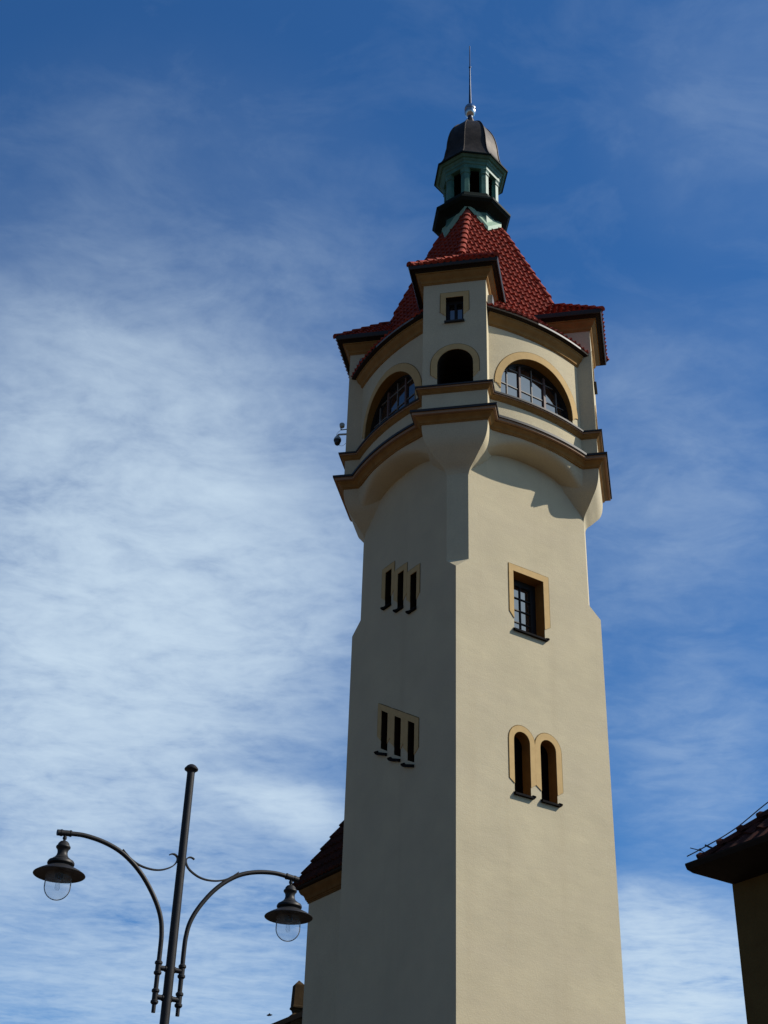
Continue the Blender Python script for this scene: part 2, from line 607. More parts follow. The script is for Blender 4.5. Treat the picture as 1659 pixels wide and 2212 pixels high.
def trim(name, o, surf, parent=LH):
    """flat painted surround: surf(x, z, off) -> 3D"""
    inn, ou = list(o['inner']), list(o['outer'])
    if o.get('cut'):
        inn = [o['cut'][0]] + inn[1:-1] + [o['cut'][1]]
    n = len(inn)
    mb = MB()
    # subdivide long edges so curved walls are followed
    def dens(p):
        q = []
        for i in range(len(p) - 1):
            for s in range(4):
                t = s / 4
                q.append((p[i][0] + (p[i + 1][0] - p[i][0]) * t, p[i][1] + (p[i + 1][1] - p[i][1]) * t))
        q.append(p[-1])
        return q
    inn, ou = dens(inn), dens(ou)
    rows = [[surf(a, b, -.002) for a, b in inn], [surf(a, b, .007) for a, b in inn], [surf(a, b, .007) for a, b in ou], [surf(a, b, -.002) for a, b in ou]]
    mb.grid(rows, 0)
    mb.face([r[0] for r in rows], 0)
    mb.face([r[-1] for r in rows], 0)
    # incised line round it
    c = (sum(p[0] for p in inn) / len(inn), sum(p[1] for p in inn) / len(inn))
    exp = []
    for i, (a, b) in enumerate(ou):
        p, q = ou[max(i - 1, 0)], ou[min(i + 1, len(ou) - 1)]
        t = Vector((q[0] - p[0], q[1] - p[1])).normalized()
        nr = Vector((-t.y, t.x))
        exp.append((a + nr.x * .008, b + nr.y * .008))
    mb.grid([[surf(a, b, .0035) for a, b in ou], [surf(a, b, .0035) for a, b in exp]], 1)
    return mb.build(name, [M_TR, M_LN], parent, True, smooth=25)


def side_surf(k):
    T = rot4(k)
    return lambda x, z, off: T(x, -1 - off, z)


for k in range(4):
    for o in openings[k]:
        T = rot4(k)
        win = trim('window', o, side_surf(k))
        d = o['depth']
        inn = o['inner']
        xs = [p[0] for p in inn]
        zs = [p[1] for p in inn]
        x0, x1, z0, z1 = min(xs), max(xs), min(zs), max(zs)
        g = MB()
        g.holed([(x0 - .01, z0 - .02), (x1 + .01, z0 - .02), (x1 + .01, z1 + .02), (x0 - .01, z1 + .02)], [], lambda a, b: T(a, -1 + d, b))
        pane = g.build('pane', M_GL if o['kind'] == 'casement' else M_GD, win, True, smooth=0)
        if o['kind'] == 'casement':
            f = MB()
            w = .072
            y0, y1 = -1 + d - .018, -1 + d - .002
            f.box((x0 + .001, y0, z0), (x0 + w, y1, z1 - .001), fn=T)
            f.box((x1 - w, y0, z0), (x1 - .001, y1, z1 - .001), fn=T)
            f.box((x0 + w, y0, z1 - w), (x1 - w, y1, z1 - .002), fn=T)
            f.box((x0 + w, y0, z0), (x1 - w, y1, z0 + .04), fn=T)
            xm = (x0 + x1) / 2
            f.box((xm - .006, y1 - .012, z0 + .04), (xm + .006, y1 - .002, z1 - w), fn=T)
            for i in range(1, 4):
                zz = z0 + .04 + (z1 - w - z0 - .04) * i / 4
                f.box((x0 + w, y1 - .010, zz - .006), (x1 - w, y1 - .003, zz + .006), fn=T)
            f.build('sash', M_BD, win, True, smooth=0)
        # sill: sloping dark slate with a little upturned end
        sl_ = o['sill']
        s = MB()
        za, zb_ = sl_[2], (sl_[4] - .03 if len(sl_) > 4 else sl_[2])
        xa, xb = sl_[0], sl_[1]
        zz = lambda x: za + (zb_ - za) * (x - xa) / (xb - xa)
        pr = [(.005, .012), (-.032, -.004), (-.034, -.026), (.0, -.026)]
        rows = [[T(xx, -1 + py_, zz(xx) + pz_) for xx in (xa, xb)] for py_, pz_ in pr]
        s.grid(rows + [rows[0]])
        s.face([r[0] for r in rows])
        s.face([r[1] for r in rows])
        for e in sl_[3][:1]:
            xx = xa if e == 'l' else xb
            s.tube([T(xx, -1 + .0, zz(xx) + .012), T(xx, -1 - .038, zz(xx) - .008)], .013, 8)
        s.build('sill', M_SL, win, True, smooth=30)

# ---- plan of the upper storey
HALFW, RF = .3725, 1.511               # pier half width and front distance along the diagonal
OG = [(1.10, 0), (1.2, 0), (1.26, .05), (1.31, .14), (1.38, .36), (1.45, .56), (1.53, .78), (1.60, .90), (1.66, .955), (1.72, .985), (1.79, 1.0)]


def og(z):
    if z <= OG[0][0]:
        return 0.
    for (a, ga), (b, gb) in zip(OG, OG[1:]):
        if z <= b:
            t = (z - a) / (b - a)
            return ga + (gb - ga) * t
    return 1.


def pier_t(g):
    return .119 + (HALFW - .119) * g


def pier_r(g):
    return 1.29 + (RF - 1.29) * g


def diag(k, r, t):
    """point at distance r along the diagonal at the right-hand corner of side k, t along its front (to the right)"""
    n = Vector((1, -1)) / S2
    s = Vector((1, 1)) / S2
    p = n * r + s * t
    q = rot4(k)(p.x, p.y, 0)
    return q[0], q[1]


# fine ogee by spline
ogs = spline([(z, g, 0) for z, g in OG], 4)
ogs = [(p.x, min(1., max(0., p.y))) for p in ogs]
PTOP = 3.86
P_ARCH = arch_poly(.006, .207, 2.262, 2.62, 16)
P_WIN = [(-.104, 3.24), (-.104, 3.615), (.104, 3.615), (.104, 3.24)]
for k in range(4):
    mb = MB()
    rows = []
    for z, g in ogs:
        t, r_ = pier_t(g), pier_r(g)
        rows.append([(*diag(k, .9, -t), z), (*diag(k, r_, -t), z), (*diag(k, r_, t), z), (*diag(k, .9, t), z)])
    mb.grid(rows, 0)
    z0 = ogs[-1][0]
    for s in (-1, 1):
        mb.face([(*diag(k, .9, s * HALFW), z0), (*diag(k, RF, s * HALFW), z0), (*diag(k, RF, s * HALFW), PTOP), (*diag(k, .9, s * HALFW), PTOP)])
    fn = lambda a, b, k=k: (*diag(k, RF, a), b)
    mb.holed([(-HALFW, z0), (HALFW, z0), (HALFW, PTOP), (-HALFW, PTOP)], [P_ARCH, P_WIN], fn, 0)
    for hole, d in ((P_ARCH, .42), (P_WIN, .12)):
        for i in range(len(hole)):
            p, q = hole[i], hole[(i + 1) % len(hole)]
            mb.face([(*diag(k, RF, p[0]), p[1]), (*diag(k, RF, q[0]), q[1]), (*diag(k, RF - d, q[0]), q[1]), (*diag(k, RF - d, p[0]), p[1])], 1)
    mb.build('corner_pier', [M_ST, M_DW], LH, True, smooth=24)
    ps = lambda x, z, off, k=k: (*diag(k, RF + off, x), z)
    w1 = trim('arched_opening', dict(inner=P_ARCH, outer=arch_poly(.003, .278, 2.48, 2.622, 16), cut=((-.201, 2.415), (.213, 2.40))), ps)
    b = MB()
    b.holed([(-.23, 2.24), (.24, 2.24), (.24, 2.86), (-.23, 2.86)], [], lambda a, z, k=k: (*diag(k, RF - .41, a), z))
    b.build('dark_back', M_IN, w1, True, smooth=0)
    w2 = trim('attic_window', dict(inner=P_WIN, outer=[(-.167, 3.396), (-.167, 3.686), (.168, 3.686), (.168, 3.396)], cut=((-.104, 3.335), (.104, 3.335))), ps)
    b = MB()
    b.holed([(-.11, 3.22), (.11, 3.22), (.11, 3.64), (-.11, 3.64)], [], lambda a, z, k=k: (*diag(k, RF - .115, a), z))
    b.build('pane', M_GL, w2, True, smooth=0)
    b = MB()
    tf = lambda a, dd, z, k=k: (*diag(k, RF - dd, a), z)
    for (a0, a1, c0, c1) in ((-.103, -.075, 3.241, 3.614), (.078, .103, 3.241, 3.614), (-.075, .078, 3.56, 3.613), (-.075, .078, 3.242, 3.295), (-.012, .014, 3.295, 3.56)):
        b.box((a0, .112, c0), (a1, .07, c1), fn=tf)
    b.build('sash', M_BD, w2, True, smooth=0)
    b = MB()
    b.box((-.118, .0, 3.222), (.118, -.035, 3.243), fn=tf)
    b.build('sill', M_FL, w2, True, smooth=0)

# ---- bowed bays between the piers
NB = 44
for k in range(4):
    T = rot4(k)
    mb = MB()
    # corbel cove between the arch on the flat wall and the bow above
    xs = [-1 + 2 * i / NB for i in range(NB + 1)]
    NP = 14
    def cend(v):
        z = zarch(ARCH_W) + (1.80 - zarch(ARCH_W)) * v
        t, r_ = pier_t(og(z)), 1.282 + .048 * v
        return (r_ - t) / S2, (r_ + t) / S2 - 1
    cols = []
    for u in [-1.06] + xs + [1.06]:
        uc = max(-1., min(1., u))
        ub = math.copysign(1 - (1 - abs(uc)) ** 1.35, uc)
        zb_ = zarch(ub * ARCH_W)
        w_ = abs(uc) ** 3.8
        col = []
        for i in range(NP + 1):
            ph = i / NP * PI / 2
            h, v = math.sin(ph), 1 - math.cos(ph)
            xe, ye = cend(v)
            x = (ub * (1 - v) + uc * v) * xe + (u - uc) * .6 * min(1., v * 2.5)
            ym = (-ybay(.675 * uc) - 1.0) * h
            col.append(Vector((x, -1.0 - (ym * (1 - w_) + ye * w_), zb_ + (1.80 - zb_) * v)))
        cols.append(col)
    mb.grid([[T(*p) for p in c] for c in cols], 0)
    # bowed wall: parapet below the sill, wall above the window head
    nx = 60
    xx = sorted(set([round(-.70 + 1.4 * i / nx, 4) for i in range(nx + 1)] + [-.535, .535]))
    AZ, AR = 2.46, .535
    def head(x):
        return AZ + (max(0, AR * AR - x * x)) ** .5 if abs(x) <= AR else 2.26
    for a, b in zip(xx, xx[1:]):
        pa, pb = (lambda x, z: T(x, ybay(x), z)), None
        mb.flat.update((len(mb.f), len(mb.f) + 1))
        mb.face([pa(a, 1.79), pa(b, 1.79), pa(b, 2.26), pa(a, 2.26)])
        mid = abs((a + b) / 2) < AR
        ha = head(a) if mid else 2.26
        hb = head(b) if mid else 2.26
        mb.face([pa(a, ha), pa(b, hb), pa(b, 3.45), pa(a, 3.45)])
    # reveal of the arched window
    ap = arch_poly(0, AR, 2.255, AZ, 36)
    for p, q in zip(ap, ap[1:]):
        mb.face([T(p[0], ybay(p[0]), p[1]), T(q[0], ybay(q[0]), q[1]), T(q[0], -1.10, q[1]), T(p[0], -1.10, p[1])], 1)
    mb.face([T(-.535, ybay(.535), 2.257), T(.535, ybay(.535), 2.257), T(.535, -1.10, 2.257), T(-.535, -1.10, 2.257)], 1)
    mb.build('bowed_bay', [M_ST, M_RV], LH, True, smooth=30)
    bs = lambda x, z, off, T=T: T(x, ybay(x) - off, z)
    win = trim('bay_window', dict(inner=ap, outer=arch_poly(.01, .622, 2.50, 2.472, 36), cut=((-.535, 2.41), (.535, 2.41))), bs)
    g = MB()
    g.holed([(-.54, 2.25), (.54, 2.25), (.54, 3.01), (-.54, 3.01)], [], lambda a, b, T=T: T(a, -1.125, b))
    g.build('pane', M_GL, win, True, smooth=0)
    # glazing bars: stout posts, thin bars
    f1, f2 = MB(), MB()
    for i in range(-2, 4):
        x = .0075 + .1855 * (i - .5) + .0925
        if abs(x) > .52:
            continue
        zt = AZ + (max(0, AR * AR - x * x)) ** .5 - .004
        if i in (-1, 1):
            f1.box((x - .014, -1.148, 2.26), (x + .014, -1.126, zt), fn=T)
        else:
            f2.box((x - .006, -1.138, 2.26), (x + .006, -1.127, zt), fn=T)
    for z in (2.36, 2.60, 2.845):
        hw = (AR * AR - max(0, z - AZ) ** 2) ** .5 - .004
        f2.box((-hw, -1.136, z - .006), (hw, -1.128, z + .006), fn=T)
    f1.build('post', M_BR, win, True, smooth=0)
    f2.build('glazing_bars', M_BG, win, True, smooth=0)
    f3 = MB()
    fr = arch_poly(0, AR - .001, 2.262, AZ, 36)
    fi = arch_poly(0, AR - .025, 2.262, AZ, 36)
    f3.grid([[T(a, -1.126, b) for a, b in fr], [T(a, -1.165, b) for a, b in fr], [T(a, -1.165, b) for a, b in fi], [T(a, -1.126, b) for a, b in fi]])
    f3.build('sash_frame', M_BD, win, True, smooth=30)

# ---- cornices sweeping round piers and bays
plan = []
for k in range(4):
    T = rot4(k)
    for i in range(25):
        x = -.679 + 1.358 * i / 24
        p = T(x, ybay(x), 0)
        plan.append((p[0], p[1]))
    plan.append(diag(k, RF, -HALFW))
    plan.append(diag(k, RF, HALFW))
c = MB()
sweep(c, plan, [(-.02, 1.785), (.008, 1.785), (.012, 1.797), (.022, 1.802), (.026, 1.815), (.040, 1.838), (.062, 1.853), (.066, 1.856), (.066, 1.866), (.052, 1.868)], True, 0)
sweep(c, plan, [(.052, 1.868), (.094, 1.868), (.096, 1.870), (.096, 1.904), (.0, 1.906)], True, 1)
lc = c.build('lower_cornice', [M_OC, M_FA], LH, True, smooth=28)
c = MB()
sweep(c, plan, [(.09, 1.9065), (.112, 1.900), (.114, 1.928), (-.02, 1.950)], True, 0)
c.build('flashing', M_FL, lc, True, smooth=20)
c = MB()
sweep(c, plan, [(-.02, 2.205), (.008, 2.205), (.012, 2.215), (.020, 2.219), (.028, 2.234), (.042, 2.244), (.044, 2.252), (.036, 2.253)], True, 0)
sweep(c, plan, [(.036, 2.253), (.056, 2.253), (.057, 2.255), (.057, 2.271), (.0, 2.272)], True, 1)
uc = c.build('sill_cornice', [M_OC, M_FA], LH, True, smooth=28)
c = MB()
sweep(c, plan, [(.05, 2.2725), (.069, 2.267), (.071, 2.288), (-.02, 2.295)], True, 0)
c.build('flashing', M_FL, uc, True, smooth=20)

# ---- roof geometry
HZ0, HZ1 = 6.13, 4.68                  # hips: top and foot
def hip_half(z):                       # half side of the square roof at height z
    return (.505 + (5.87 - z) / 2.2) / S2
EZ, EY, EX = 3.475, 1.405, .81         # eaves: height, middle distance, half width


def prof_pts():
    pts = []
    for i in range(12):
        z = HZ0 + (HZ1 - HZ0) * i / 11
        pts.append((hip_half(z), z))
    # bell-cast foot
    extra = [(.845, 4.40), (.935, 4.12), (1.04, 3.88), (1.18, 3.67), (EY, EZ)]
    return pts + extra


PP = prof_pts()
sp_ = spline([(a, b, 0) for a, b in PP], 6)
PROF = [(p.x, p.y) for p in sp_]
LEN = [0.]
for a, b in zip(PROF, PROF[1:]):
    LEN.append(LEN[-1] + math.hypot(b[0] - a[0], b[1] - a[1]))


def prof_at(s):
    s = max(0, min(LEN[-1], s))
    for i in range(len(LEN) - 1):
        if s <= LEN[i + 1]:
            t = (s - LEN[i]) / (LEN[i + 1] - LEN[i])
            a, b = PROF[i], PROF[i + 1]
            tx, tz = b[0] - a[0], b[1] - a[1]
            l = math.hypot(tx, tz)
            return a[0] + tx * t, a[1] + tz * t, -tz / l, tx / l      # y, z, normal out, normal up
    a, b = PROF[-2], PROF[-1]
    l = math.hypot(b[0] - a[0], b[1] - a[1])
    return PROF[-1][0], PROF[-1][1], -(b[1] - a[1]) / l, (b[0] - a[0]) / l


def tile_field(mb, place, width, rows, tw, lift=.027, wave=.016, ox=0., sub=6, ragged=None):
    """place(x, row, off) -> 3D; width(row) -> (x0, x1) ; courses of rolled tiles, each lapping the next"""
    def wv(x):
        t = (x - ox) / tw
        t -= math.floor(t)
        # broad shallow pan with a round roll
        return wave * (1.0 * math.sin(PI * (t / .42)) if t < .42 else -.55 * math.sin(PI * (t - .42) / .58))
    for i in range(rows):
        x0, x1 = width(i + 1)
        t0, t1 = width(i)
        n0, n1 = math.floor((x0 - ox) / tw * sub) + 1, math.ceil((x1 - ox) / tw * sub) - 1
        xs = [x0] + [ox + j * tw / sub for j in range(n0, n1 + 1)] + [x1]
        jit = {}
        def jt(x):
            key = math.floor((x - ox + 1e-6) / tw)
            if key not in jit:
                jit[key] = (random.random() - .5) * .007
            return jit[key]
        top = [place(min(max(x, t0), t1), i - .12, wv(x) * .8 + .002) for x in xs]
        low = [place(x, i + 1.0, wv(x) + lift + jt(x)) for x in xs]
        und = [place(x, i + 1.0, wv(x) * .8 + .004) for x in xs]
        mb.grid([top, low, und], 0)


ROWS = 20
TOPS = 0.0


def face_half(s):
    y, z, a, b = prof_at(s)
    if z >= HZ1:
        return y + .0
    t = (HZ1 - z) / (HZ1 - EZ)
    return .764 + (EX - .764) * min(1, t * 1.0)


CAPZ = []
for k in range(4):
    T = rot4(k)
    def place(x, row, off, T=T):
        s = LEN[-1] * max(row, 0) / ROWS
        y, z, no, nu = prof_at(s)
        bl = max(0., min(1., (4.75 - z) / 1.2))
        sag = .075 * (x / .67) ** 2 * bl
        return T(x, -(y - sag + no * off), z + nu * off)
    mb = MB()
    tile_field(mb, place, lambda i: (-face_half(LEN[-1] * i / ROWS), face_half(LEN[-1] * i / ROWS)), ROWS, .0775, ox=-.0388)
    rf = mb.build('roof', M_TI, LH, True, smooth=50)
    # soffit and eaves board under the tile edge
    e = MB()
    path = [(-.79 + 1.58 * i / 24) for i in range(25)]
    pl = [T(x, ybay(x), 0)[:2] for x in path]
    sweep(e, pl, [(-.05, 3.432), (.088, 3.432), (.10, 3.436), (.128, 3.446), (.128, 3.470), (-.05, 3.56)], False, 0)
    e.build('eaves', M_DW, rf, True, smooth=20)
    e = MB()
    pl2 = [T(x, ybay(x), 0)[:2] for x in [(-.70 + 1.40 * i / 24) for i in range(25)]]
    sweep(e, pl2, [(-.02, 3.285), (.010, 3.285), (.014, 3.296), (.022, 3.300), (.024, 3.322), (.034, 3.345), (.056, 3.366), (.074, 3.392), (.078, 3.410), (.086, 3.412), (.086, 3.428), (-.02, 3.430)], False, 0)
    e.build('bay_cornice', M_OC, LH, True, smooth=28)
    e = MB()
    sweep(e, [T(x, ybay(x), 0)[:2] for x in [(-.08 + .68 * i / 16) for i in range(17)]],
          [(.10, 3.4445), (.131, 3.447), (.134, 3.468), (.126, 3.472)], False, 0)
    e.build('gutter_strip', M_ZN, rf, True, smooth=20)
    # sheet-metal box where the eaves meet the pier
    e = MB()
    A = lambda r_, t, z, k=k: (*diag(k + 3, r_, t), z)
    e.box((1.30, HALFW - .01, 3.50), (1.435, HALFW + .06, 3.72), fn=lambda x, y, z: A(x + (z - 3.5) * -.32, y, z))
    e.build('eaves_flashing', M_ZN, rf, True, smooth=0)

# ---- hip tiles of the main roof
for k in range(4):
    mb = MB()
    n = 10
    hz = [6.06 - .142 * i for i in range(11)]
    for i in range(10):
        za, zb_ = hz[i] + .012, hz[i + 1] - .016
        ra, rb = hip_half(max(za, HZ1 + .001)) * S2 + .006, hip_half(max(zb_, HZ1 + .001)) * S2 + .024
        rows = []
        for (rr, z, w) in ((ra, za, .046), (rb + .006, zb_, .060), (rb - .012, zb_ - .003, .036)):
            row = []
            for j in range(9):
                a = -PI / 2 * 1.15 + PI * 1.15 * j / 8
                row.append((*diag(k, rr - w * .75 + w * math.cos(a) * .9, w * math.sin(a) * 1.05), z + .2 * w * math.cos(a)))
            rows.append(row)
        mb.grid(rows, 0)
    mb.build('hip_tiles', M_TI, LH, True, smooth=40)

# ---- hipped roofs over the piers
DR, DT, DZ = 1.672, .508, 4.025        # eave distance, half width, height
AR_, AZ_ = 1.10, 4.615                # apex
for k in range(4):
    dm = MB()
    D3 = lambda r_, t, z, k=k: (*diag(k, r_, t), z)
    # body closing the roof space (dark timber)
    dm.face([D3(.6, -HALFW, PTOP - .01), D3(RF, -HALFW, PTOP - .01), D3(RF, HALFW, PTOP - .01), D3(.6, HALFW, PTOP - .01)])
    # cornice round the pier head
    cpath = [diag(k, .8, -HALFW), diag(k, RF, -HALFW), diag(k, RF, HALFW), diag(k, .8, HALFW)]
    cm = MB()
    sweep(cm, cpath, [(-.02, 3.835), (.010, 3.835), (.014, 3.848), (.022, 3.852), (.024, 3.872), (.034, 3.892), (.056, 3.912), (.072, 3.936), (.076, 3.950), (.086, 3.952), (.086, 3.968), (-.02, 3.970)], False, 0)
    co_ = cm.build('pier_cornice', M_OC, LH, True, smooth=28)
    roofm = MB()
    rows_ = 6
    # front slope
    sl_f = math.hypot(DR - AR_, AZ_ - DZ)
    nf = ((AZ_ - DZ) / sl_f, (DR - AR_) / sl_f)
    def pf(x, row, off):
        t = max(row, 0) / rows_
        return D3(AR_ + (DR - AR_) * t + nf[0] * off, x, AZ_ + (DZ - AZ_) * t + nf[1] * off)
    tile_field(roofm, pf, lambda i: (-DT * i / rows_, DT * i / rows_), rows_, .0775, ox=-.0388)
    sl_s = math.hypot(DT, AZ_ - DZ)
    ns_ = ((AZ_ - DZ) / sl_s, DT / sl_s)
    for s in (-1, 1):
        def pside(x, row, off, s=s):
            t = max(row, 0) / rows_
            return D3(x, s * (DT * t + ns_[0] * off), AZ_ + (DZ - AZ_) * t + ns_[1] * off)
        tile_field(roofm, pside, lambda i: (.72, AR_ + (DR - AR_) * i / rows_), rows_, .0775, ox=0.)
    droof = roofm.build('pier_roof', M_TI, LH, True, smooth=50)
    # eaves: soffit, board, and a gutter
    ev = MB()
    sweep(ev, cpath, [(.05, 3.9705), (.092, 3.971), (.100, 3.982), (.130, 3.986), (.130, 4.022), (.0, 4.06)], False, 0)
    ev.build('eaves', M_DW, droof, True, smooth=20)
    gt = MB()
    sweep(gt, cpath, [(.132, 4.040), (.132, 4.000), (.142, 3.986), (.154, 3.988), (.162, 4.004), (.163, 4.046), (.158, 4.046), (.156, 4.006), (.144, 3.996), (.137, 4.003), (.137, 4.040)], False, 0)
    gt.build('gutter', M_FL, droof, True, smooth=40)
    # hip tiles
    for s in (-1, 1):
        A3, B3 = Vector(D3(AR_, 0, AZ_ + .006)), Vector(D3(DR + .012, s * (DT + .012), DZ + .012))
        ax = (B3 - A3)
        ln = ax.length
        ax.normalize()
        side = ax.cross(Vector((0, 0, 1))).normalized()
        upn = side.cross(ax)
        hm = MB()
        m = 6
        for i in range(m):
            pa = A3 + ax * (ln * i / m - .01)
            pb = A3 + ax * (ln * (i + 1) / m)
            rows = []
            for (p, w, lf) in ((pa, .036, .0), (pb, .045, .014), (pb - ax * .002, .028, .0)):
                rows.append([p + side * (w * math.sin(-1.75 + 3.5 * j / 8)) + upn * (w * (math.cos(-1.75 + 3.5 * j / 8) * .8 - .15) + lf) for j in range(9)])
            hm.grid(rows, 0)
            if i == m - 1:
                hm.face(rows[1])
        hm.build('hip_tiles', M_TI, droof, True, smooth=40)

# ---- lantern
ROT8 = R(-5.0)


def o8(r_, i, z):
    a = ROT8 + PI / 4 * i
    return Vector((r_ * math.cos(a), r_ * math.sin(a), z))


def zroof(x, y):
    m = max(abs(x), abs(y))
    return 5.87 + (.505 / S2 - m) * 2.2 * S2


mb = MB()
mb.lathe([(.385, 5.55), (.385, 6.165)], seg=8, rot=ROT8)
lan = mb.build('lantern', M_GR, LH, True, smooth=0)
mb = MB()
for i in range(8):
    m = 14
    a, b = o8(.385, i, 0), o8(.385, i + 1, 0)
    nrm = ((a + b) / 2).normalized()
    inr, outr, ups = [], [], []
    for j in range(m + 1):
        t = j / m
        p = a.lerp(b, t)
        q = o8(.385 + .034, i, 0).lerp(o8(.385 + .034, i + 1, 0), t)
        pi_ = p + nrm * .003
        inr.append((pi_.x, pi_.y, zroof(p.x, p.y) + .15))
        outr.append((q.x, q.y, zroof(q.x, q.y) + .16))
        ups.append((pi_.x, pi_.y, zroof(p.x, p.y) + .19))
    mb.grid([ups, inr, outr, [(x, y, z - .07) for x, y, z in outr]])
mb.build('skirt_flashing', M_SK, lan, True, smooth=15)
mb = MB()
mb.lathe([(.386, 6.12), (.392, 6.13), (.392, 6.158), (.43, 6.175), (.515, 6.205), (.530, 6.222), (.549, 6.240), (.549, 6.274), (.50, 6.300), (.455, 6.345), (.425, 6.40), (.412, 6.455), (.30, 6.458), (.0, 6.458)], seg=8, rot=ROT8)
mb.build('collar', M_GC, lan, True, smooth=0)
for i in range(8):
    v = o8(.384, i, 0)
    d1 = (o8(.384, i + 1, 0) - v).normalized()
    d0 = (o8(.384, i - 1, 0) - v).normalized()
    inw = -v.normalized()
    def ring(e, z):
        w, dp_ = .060 + e, .055
        vv = v - inw * e * 1.1
        pts = [vv + d0 * w, vv, vv + d1 * w, vv + d1 * w + inw * dp_, vv + d0 * w + inw * dp_]
        return [(p.x, p.y, z) for p in pts]
    mb = MB()
    lv = [(0.008, 6.450), (0.008, 6.480), (0, 6.484), (0, 6.838), (.010, 6.846), (.012, 6.858), (.004, 6.864), (.004, 6.895), (.016, 6.925), (.018, 6.945)]
    mb.grid([ring(e, z) for e, z in lv], close=True)
    mb.build('column', M_GR, lan, True, smooth=0)
mb = MB()
mb.lathe([(.33, 6.925), (.405, 6.925), (.405, 6.985), (.418, 6.995), (.424, 7.030), (.440, 7.045), (.452, 7.064), (.476, 7.068), (.492, 7.082), (.510, 7.090)], seg=8, rot=ROT8)
mb.build('entablature', M_GR, lan, True, smooth=0)
mb = MB()
mb.lathe([(.0, 6.90), (.335, 6.90), (.335, 6.94)], seg=8, rot=ROT8)
mb.build('ceiling', M_IN, lan, True, smooth=0)
mb = MB()
mb.lathe([(.500, 7.0895), (.528, 7.092), (.531, 7.113), (.505, 7.135), (.482, 7.168), (.470, 7.172)], seg=8, rot=ROT8)
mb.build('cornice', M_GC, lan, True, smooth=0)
DP = spline([(.474, 7.165, 0), (.445, 7.225, 0), (.412, 7.33, 0), (.393, 7.45, 0), (.380, 7.60, 0), (.352, 7.76, 0), (.308, 7.90, 0), (.235, 8.03, 0), (.150, 8.115, 0), (.085, 8.165, 0), (.062, 8.22, 0), (.048, 8.29, 0)], 4)
mb = MB()
mb.lathe([(p.x, p.y) for p in DP], seg=8, rot=ROT8)
dome = mb.build('dome', M_DO, lan, True, smooth=24)
for i in range(8):
    mb = MB()
    mb.tube([tuple(o8(p.x + .003, i, p.y)) for p in DP[:-6]], .009, 6)
    mb.build('rib', M_DO, lan, True, smooth=40)
mb = MB()
mb.lathe([(.046, 8.27), (.036, 8.33), (.036, 8.35), (.050, 8.37)], seg=20)
mb.lathe([(.026, 8.595), (.021, 8.63), (.0135, 9.0), (.0095, 9.395), (.017, 9.403), (.018, 9.415), (.008, 9.428), (.0065, 9.885), (.0, 9.89)], seg=12)
spire = mb.build('spire', M_SP, lan, True, smooth=40)
mb = MB()
mb.lathe([(.036, 8.352), (.060, 8.375), (.078, 8.41), (.084, 8.445), (.080, 8.468), (.070, 8.474), (.070, 8.482), (.083, 8.488), (.084, 8.51), (.076, 8.545), (.055, 8.578), (.024, 8.597)], seg=24)
mb.build('finial_ball', M_ME, lan, True, smooth=40)

# ================================================================== things fixed to the lighthouse
def lp(r_, t, z):
    """point on the left-hand pier (diagonal towards -X +Y): r outwards, t towards the viewer, z in tower units"""
    n = Vector((-1, 1)) / S2
    s = Vector((-1, -1)) / S2
    p = n * r_ + s * t
    return Vector((p.x * K, p.y * K, z * K + ZS))


def part_of(mb, name, m, e, smooth=35):
    o = mb.build(name, m, e, False, smooth)
    return o


base = lp(1.511, .30, 2.6)
cctv = empty('dome_camera', 'pale dome camera on a horizontal arm at the left corner of the tower, hanging lower', 'security camera', base)
mb = MB()
mb.tube([lp(1.505, .30, 2.655), lp(1.52, .30, 2.655)], .055, 14)
mb.tube([lp(1.51, .30, 2.655), lp(1.60, .30, 2.660), lp(1.628, .30, 2.660), lp(1.638, .30, 2.648), lp(1.638, .30, 2.632)], .027, 10)
part_of(mb, 'arm', M_WG, cctv)
c0 = lp(1.638, .30, 2.583)
mb = MB()
mb.lathe([(.025, .115), (.045, .112), (.07, .085), (.09, .045), (.102, .015), (.103, -.012)], c=c0, seg=24)
part_of(mb, 'housing', M_WG, cctv)
mb = MB()
mb.lathe([(.103, -.012), (.104, -.03), (.095, -.055), (.088, -.06), (.082, -.10), (.064, -.15), (.03, -.178), (0, -.182)], c=c0, seg=24)
part_of(mb, 'dome_cover', M_BK, cctv)
mb = MB()
mb.tube(spline([c0 + Vector((.04, -.02, -.16)), lp(1.60, .30, 2.49), lp(1.565, .30, 2.488), lp(1.53, .30, 2.52), lp(1.512, .30, 2.54)], 5), .005, 6)
part_of(mb, 'cable', M_WG, cctv)
ant = empty('relay_antenna', 'small round grey antenna on a bent black bracket above the dome camera', 'antenna', lp(1.511, .30, 2.73))
mb = MB()
mb.tube([lp(1.505, .30, 2.731), lp(1.598, .30, 2.728), lp(1.602, .30, 2.735), lp(1.602, .30, 2.775)], .014, 8)
part_of(mb, 'bracket', M_BK, ant)
mb = MB()
ac = lp(1.589, .30, 2.797)
ax = Vector((-.45, -.75, .18)).normalized()
mb.tube([ac - ax * .055, ac - ax * .05, ac + ax * .035, ac + ax * .05, ac + ax * .055], [.045, .068, .072, .062, .03], 20)
part_of(mb, 'housing', M_WG, ant)
mb = MB()
mb.tube(spline([lp(1.578, .30, 2.766), lp(1.59, .30, 2.74), lp(1.63, .30, 2.70), lp(1.652, .30, 2.67), lp(1.652, .30, 2.632)], 5), .005, 6)
part_of(mb, 'cable', M_WG, ant)

